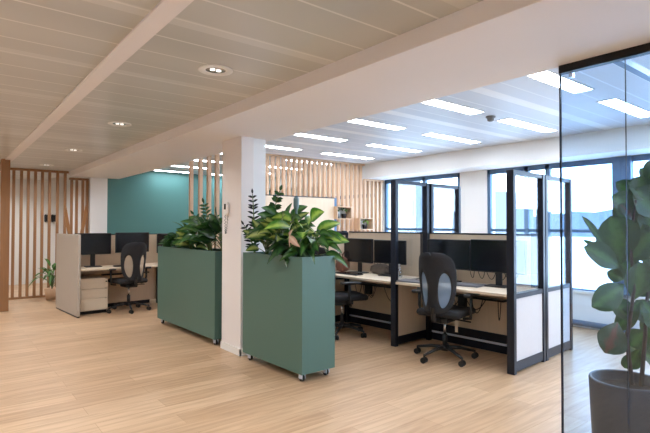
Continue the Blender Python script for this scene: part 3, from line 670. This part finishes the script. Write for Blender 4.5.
# far planter
clump('dark green plant at the left end of the long planter', 'spathiphyllum', pl1(.14, 1.42), 'zz', 34, .17, .2, .08, 21, roll=.8, el=(5, 60))
clump('arching long-leaved plant in the long planter', 'dracaena', pl1(.15, 1.05), 'zzg', 16, .2, .36, .045, 22, el=(30, 80), droop=.14)
clump('variegated pale plant in the middle of the long planter', 'dieffenbachia', pl1(.08, .85), 'dief', 10, .15, .22, .12, 23, roll=.8, el=(5, 70))
clump('dark bushy plant in the middle of the long planter', 'spathiphyllum', pl1(.18, .9), 'dark', 36, .22, .22, .09, 27, roll=.8, el=(5, 75))
clump('dark green broad plant near the column in the long planter', 'dieffenbachia', pl1(.16, .5), 'dark', 32, .36, .26, .115, 24, roll=.8, el=(10, 80))
clump('mid green bushy plant beside the column in the long planter', 'dieffenbachia', pl1(.2, .22), 'zz', 32, .36, .24, .11, 25, roll=.8, el=(10, 80))
v_ = rd*-.1
zz('dark upright stem plant near the column in the long planter', pl1(.16, .42), [(v_.x, v_.y, .60, 10), (v_.x*2.2, v_.y*2.2, .46, 8)], 'zz', 26, .10, .035)
clump('dark green floor plant in front of the brown slatted screen', 'spathiphyllum', (1.62, 10.12, .18), 'zzg', 26, .42, .26, .07, 31, el=(10, 80), droop=.12)
t = thing('plant_pot', 'small tan pot of the floor plant by the brown slats', 'pot', (1.62, 10.12, 0)); bm = bmesh.new(); lathe(bm, [(0, 0), (.10, 0), (.13, .2), (.12, .2), (.11, .17), (0, .17)], 24); obj('body', bm, 'slat', t, smooth=True)

# ------------------------------------------------------------------ intercom on the column
t = thing('wall_handset', 'pale wall handset with dark display and hanging cord on the column', 'handset', (2.468, 4.83, 1.50))
bm = bmesh.new(); rbox(bm, -.03, 0, -.035, .035, -.02, .12, .008); obj('body', bm, 'trim', t)
obj('display', box(-.032, -.0295, -.02, .02, .04, .10), 'screen', t)
bm = bmesh.new(); rbox(bm, -.04, -.015, -.075, -.045, -.01, .11, .008); obj('handset', bm, 'beam', t)
bm = bmesh.new(); pts = curve3((-.02, .01, -.02), (-.03, -.0, -.42), (-.025, -.06, -.03), 60)
tube(bm, [p+Vector((.006*math.cos(i*1.9), .006*math.sin(i*1.9), 0)) for i, p in enumerate(pts)], .004, 5); obj('cord', bm, 'grey', t)
# phones on the wall behind the brown slats
for x, l in ((2.0, 'left one of two small black wall phones behind the brown slats'), (2.14, 'right one of two small black wall phones behind the brown slats')):
    t = thing('wall_phone', l, 'phone', (x-.05, 13.0, 1.52), 0, 'black wall phones'); bm = bmesh.new(); rbox(bm, -.05, .05, -.05, -.001, -.08, .08, .01); obj('body', bm, 'plastic', t)
    bm = bmesh.new(); rbox(bm, -.045, -.01, -.08, -.051, -.09, .09, .01); obj('handset', bm, 'plastic', t)

# ------------------------------------------------------------------ fiddle-leaf fig behind the glass
PC = Vector((3.41, 1.213, 0))
t = thing('plant_pot', 'large round dark stoneware pot behind the glass partition', 'pot', PC)
bm = bmesh.new(); lathe(bm, [(0, 0), (.19, 0), (.2, .01), (.217, .39), (.213, .4), (.2, .4), (.196, .39), (.193, .33), (0, .33)], 64); obj('body', bm, 'pot', t, smooth=True)
bm = bmesh.new(); lathe(bm, [(0, .345), (.1, .345), (.193, .335), (.193, .331), (0, .331)], 40); obj('soil', bm, 'soil', t)
t = thing('fiddle_leaf_fig', 'fiddle-leaf fig with large glossy leaves in the dark round pot', 'plant', PC+Vector((0, 0, .34)))
base = PC+Vector((0, 0, .34))
def atd(px, py, d): return Vector((0, 0, EYE))+(fw+rt*(px-325)/FPX-up*(py-216.5)/FPX)*d-base
bm = bmesh.new()
D0 = (base-Vector((0, 0, EYE))).dot(fw)
stems_ = [[(632, 384), (627, 340), (634, 290), (630, 240), (636, 200)], [(641, 386), (645, 340), (647, 300), (655, 240), (668, 180)], [(652, 386), (662, 330), (684, 260), (690, 200)]]
for k, s in enumerate(stems_):
    dd = D0+(k-1)*.05
    tube(bm, [atd(x, y, dd) for x, y in s], .014, 8, .007)
obj('trunk', bm, 'bark', t, smooth=True)
rnd = random.Random(7)
bm, lay = newleaf(); bmr, layr = newleaf()
LV = [ # base px, tip px, width px, depth offset, facing tilt
 ((621, 264), (611, 216), 36, -.05, 0), ((609, 258), (582, 216), 7, -.08, 1), ((609, 256), (583, 240), 5, -.08, 1), ((620, 268), (584, 247), 21, -.12, 0),
 ((624, 284), (592, 307), 22, -.15, 0), ((634, 262), (640, 222), 26, -.02, 0), ((632, 240), (615, 205), 22, .05, 0), ((633, 215), (612, 196), 22, -.02, 0),
 ((640, 214), (640, 176), 26, 0, 0), ((646, 190), (656, 160), 20, .05, 0), ((628, 262), (652, 232), 26, -.1, 0), ((634, 300), (640, 262), 30, -.06, 0), ((624, 280), (607, 272), 12, 0, 0),
 ((640, 252), (668, 262), 28, -.06, 0), ((640, 300), (616, 330), 16, .08, 0), ((634, 322), (612, 300), 18, .05, 0), ((642, 300), (660, 328), 24, -.04, 0), ((640, 352), (662, 366), 20, .06, 0),
 ((640, 348), (624, 368), 18, .12, 0), ((650, 230), (628, 218), 24, .05, 0), ((655, 218), (634, 190), 30, .0, 0), ((650, 280), (628, 290), 22, .1, 0), ((646, 330), (630, 346), 22, .1, 0),
 ((660, 240), (690, 215), 30, 0, 0), ((668, 180), (650, 165), 20, 0, 0), ((668, 180), (676, 140), 28, 0, 0), ((668, 200), (700, 180), 28, 0, 0), ((684, 260), (710, 290), 28, 0, 0), ((690, 200), (700, 160), 28, 0, 0), ((684, 260), (660, 290), 26, 0, 0), ((690, 215), (715, 240), 26, 0, 0),
 ((650, 260), (664, 224), 26, .06, 0), ((636, 236), (612, 232), 26, .06, 0), ((648, 200), (628, 182), 22, .02, 0), ((642, 224), (622, 208), 24, .08, 0), ((650, 250), (640, 214), 26, .1, 0), ((644, 240), (652, 205), 28, .02, 0), ((630, 262), (622, 228), 26, .04, 0), ((652, 330), (636, 300), 24, .14, 0), ((654, 290), (660, 255), 28, .12, 0), ((640, 362), (628, 338), 16, .14, 0), ((644, 262), (630, 236), 26, .09, 0), ((640, 206), (616, 182), 20, .05, 0), ((660, 200), (640, 168), 22, .05, 0), ((640, 276), (618, 262), 24, .1, 0), ((652, 300), (644, 268), 24, .1, 0), ((648, 322), (632, 306), 20, .12, 0), ((645, 350), (660, 338), 20, .1, 0), ((662, 300), (650, 340), 26, .1, 0), ((648, 312), (672, 300), 24, .0, 0)]
for (b0_, t0, wd, dz, edge) in LV:
    B, T = atd(*b0_, D0+dz*.5+.02), atd(*t0, D0+dz+rnd.uniform(-.03, .03)); nrm = -fw+Vector((rnd.uniform(-.3, .3), rnd.uniform(-.3, .3), rnd.uniform(.1, .6)))
    leafgrid(bm, B, T, wd*1.2*D0/FPX, nrm, .0, 14, 'fig', lay, .10, .02)
leafgrid(bmr, atd(618, 322, D0-.1), atd(605, 353, D0-.16), 31*D0/FPX, -fw+Vector((0, 0, .3)), 0, 14, 'fig', layr, .08, .02)
leafgrid(bmr, atd(634, 222, D0), atd(620, 204, D0-.06), 14*D0/FPX, -fw+Vector((0, 0, .3)), 0, 12, 'fig', layr, .08, .02)
obj('foliage', bm, 'fig', t, smooth=True); bl = obj('foliage', bmr, 'figred', t, smooth=True); bl['label'] = 'browned leaves'
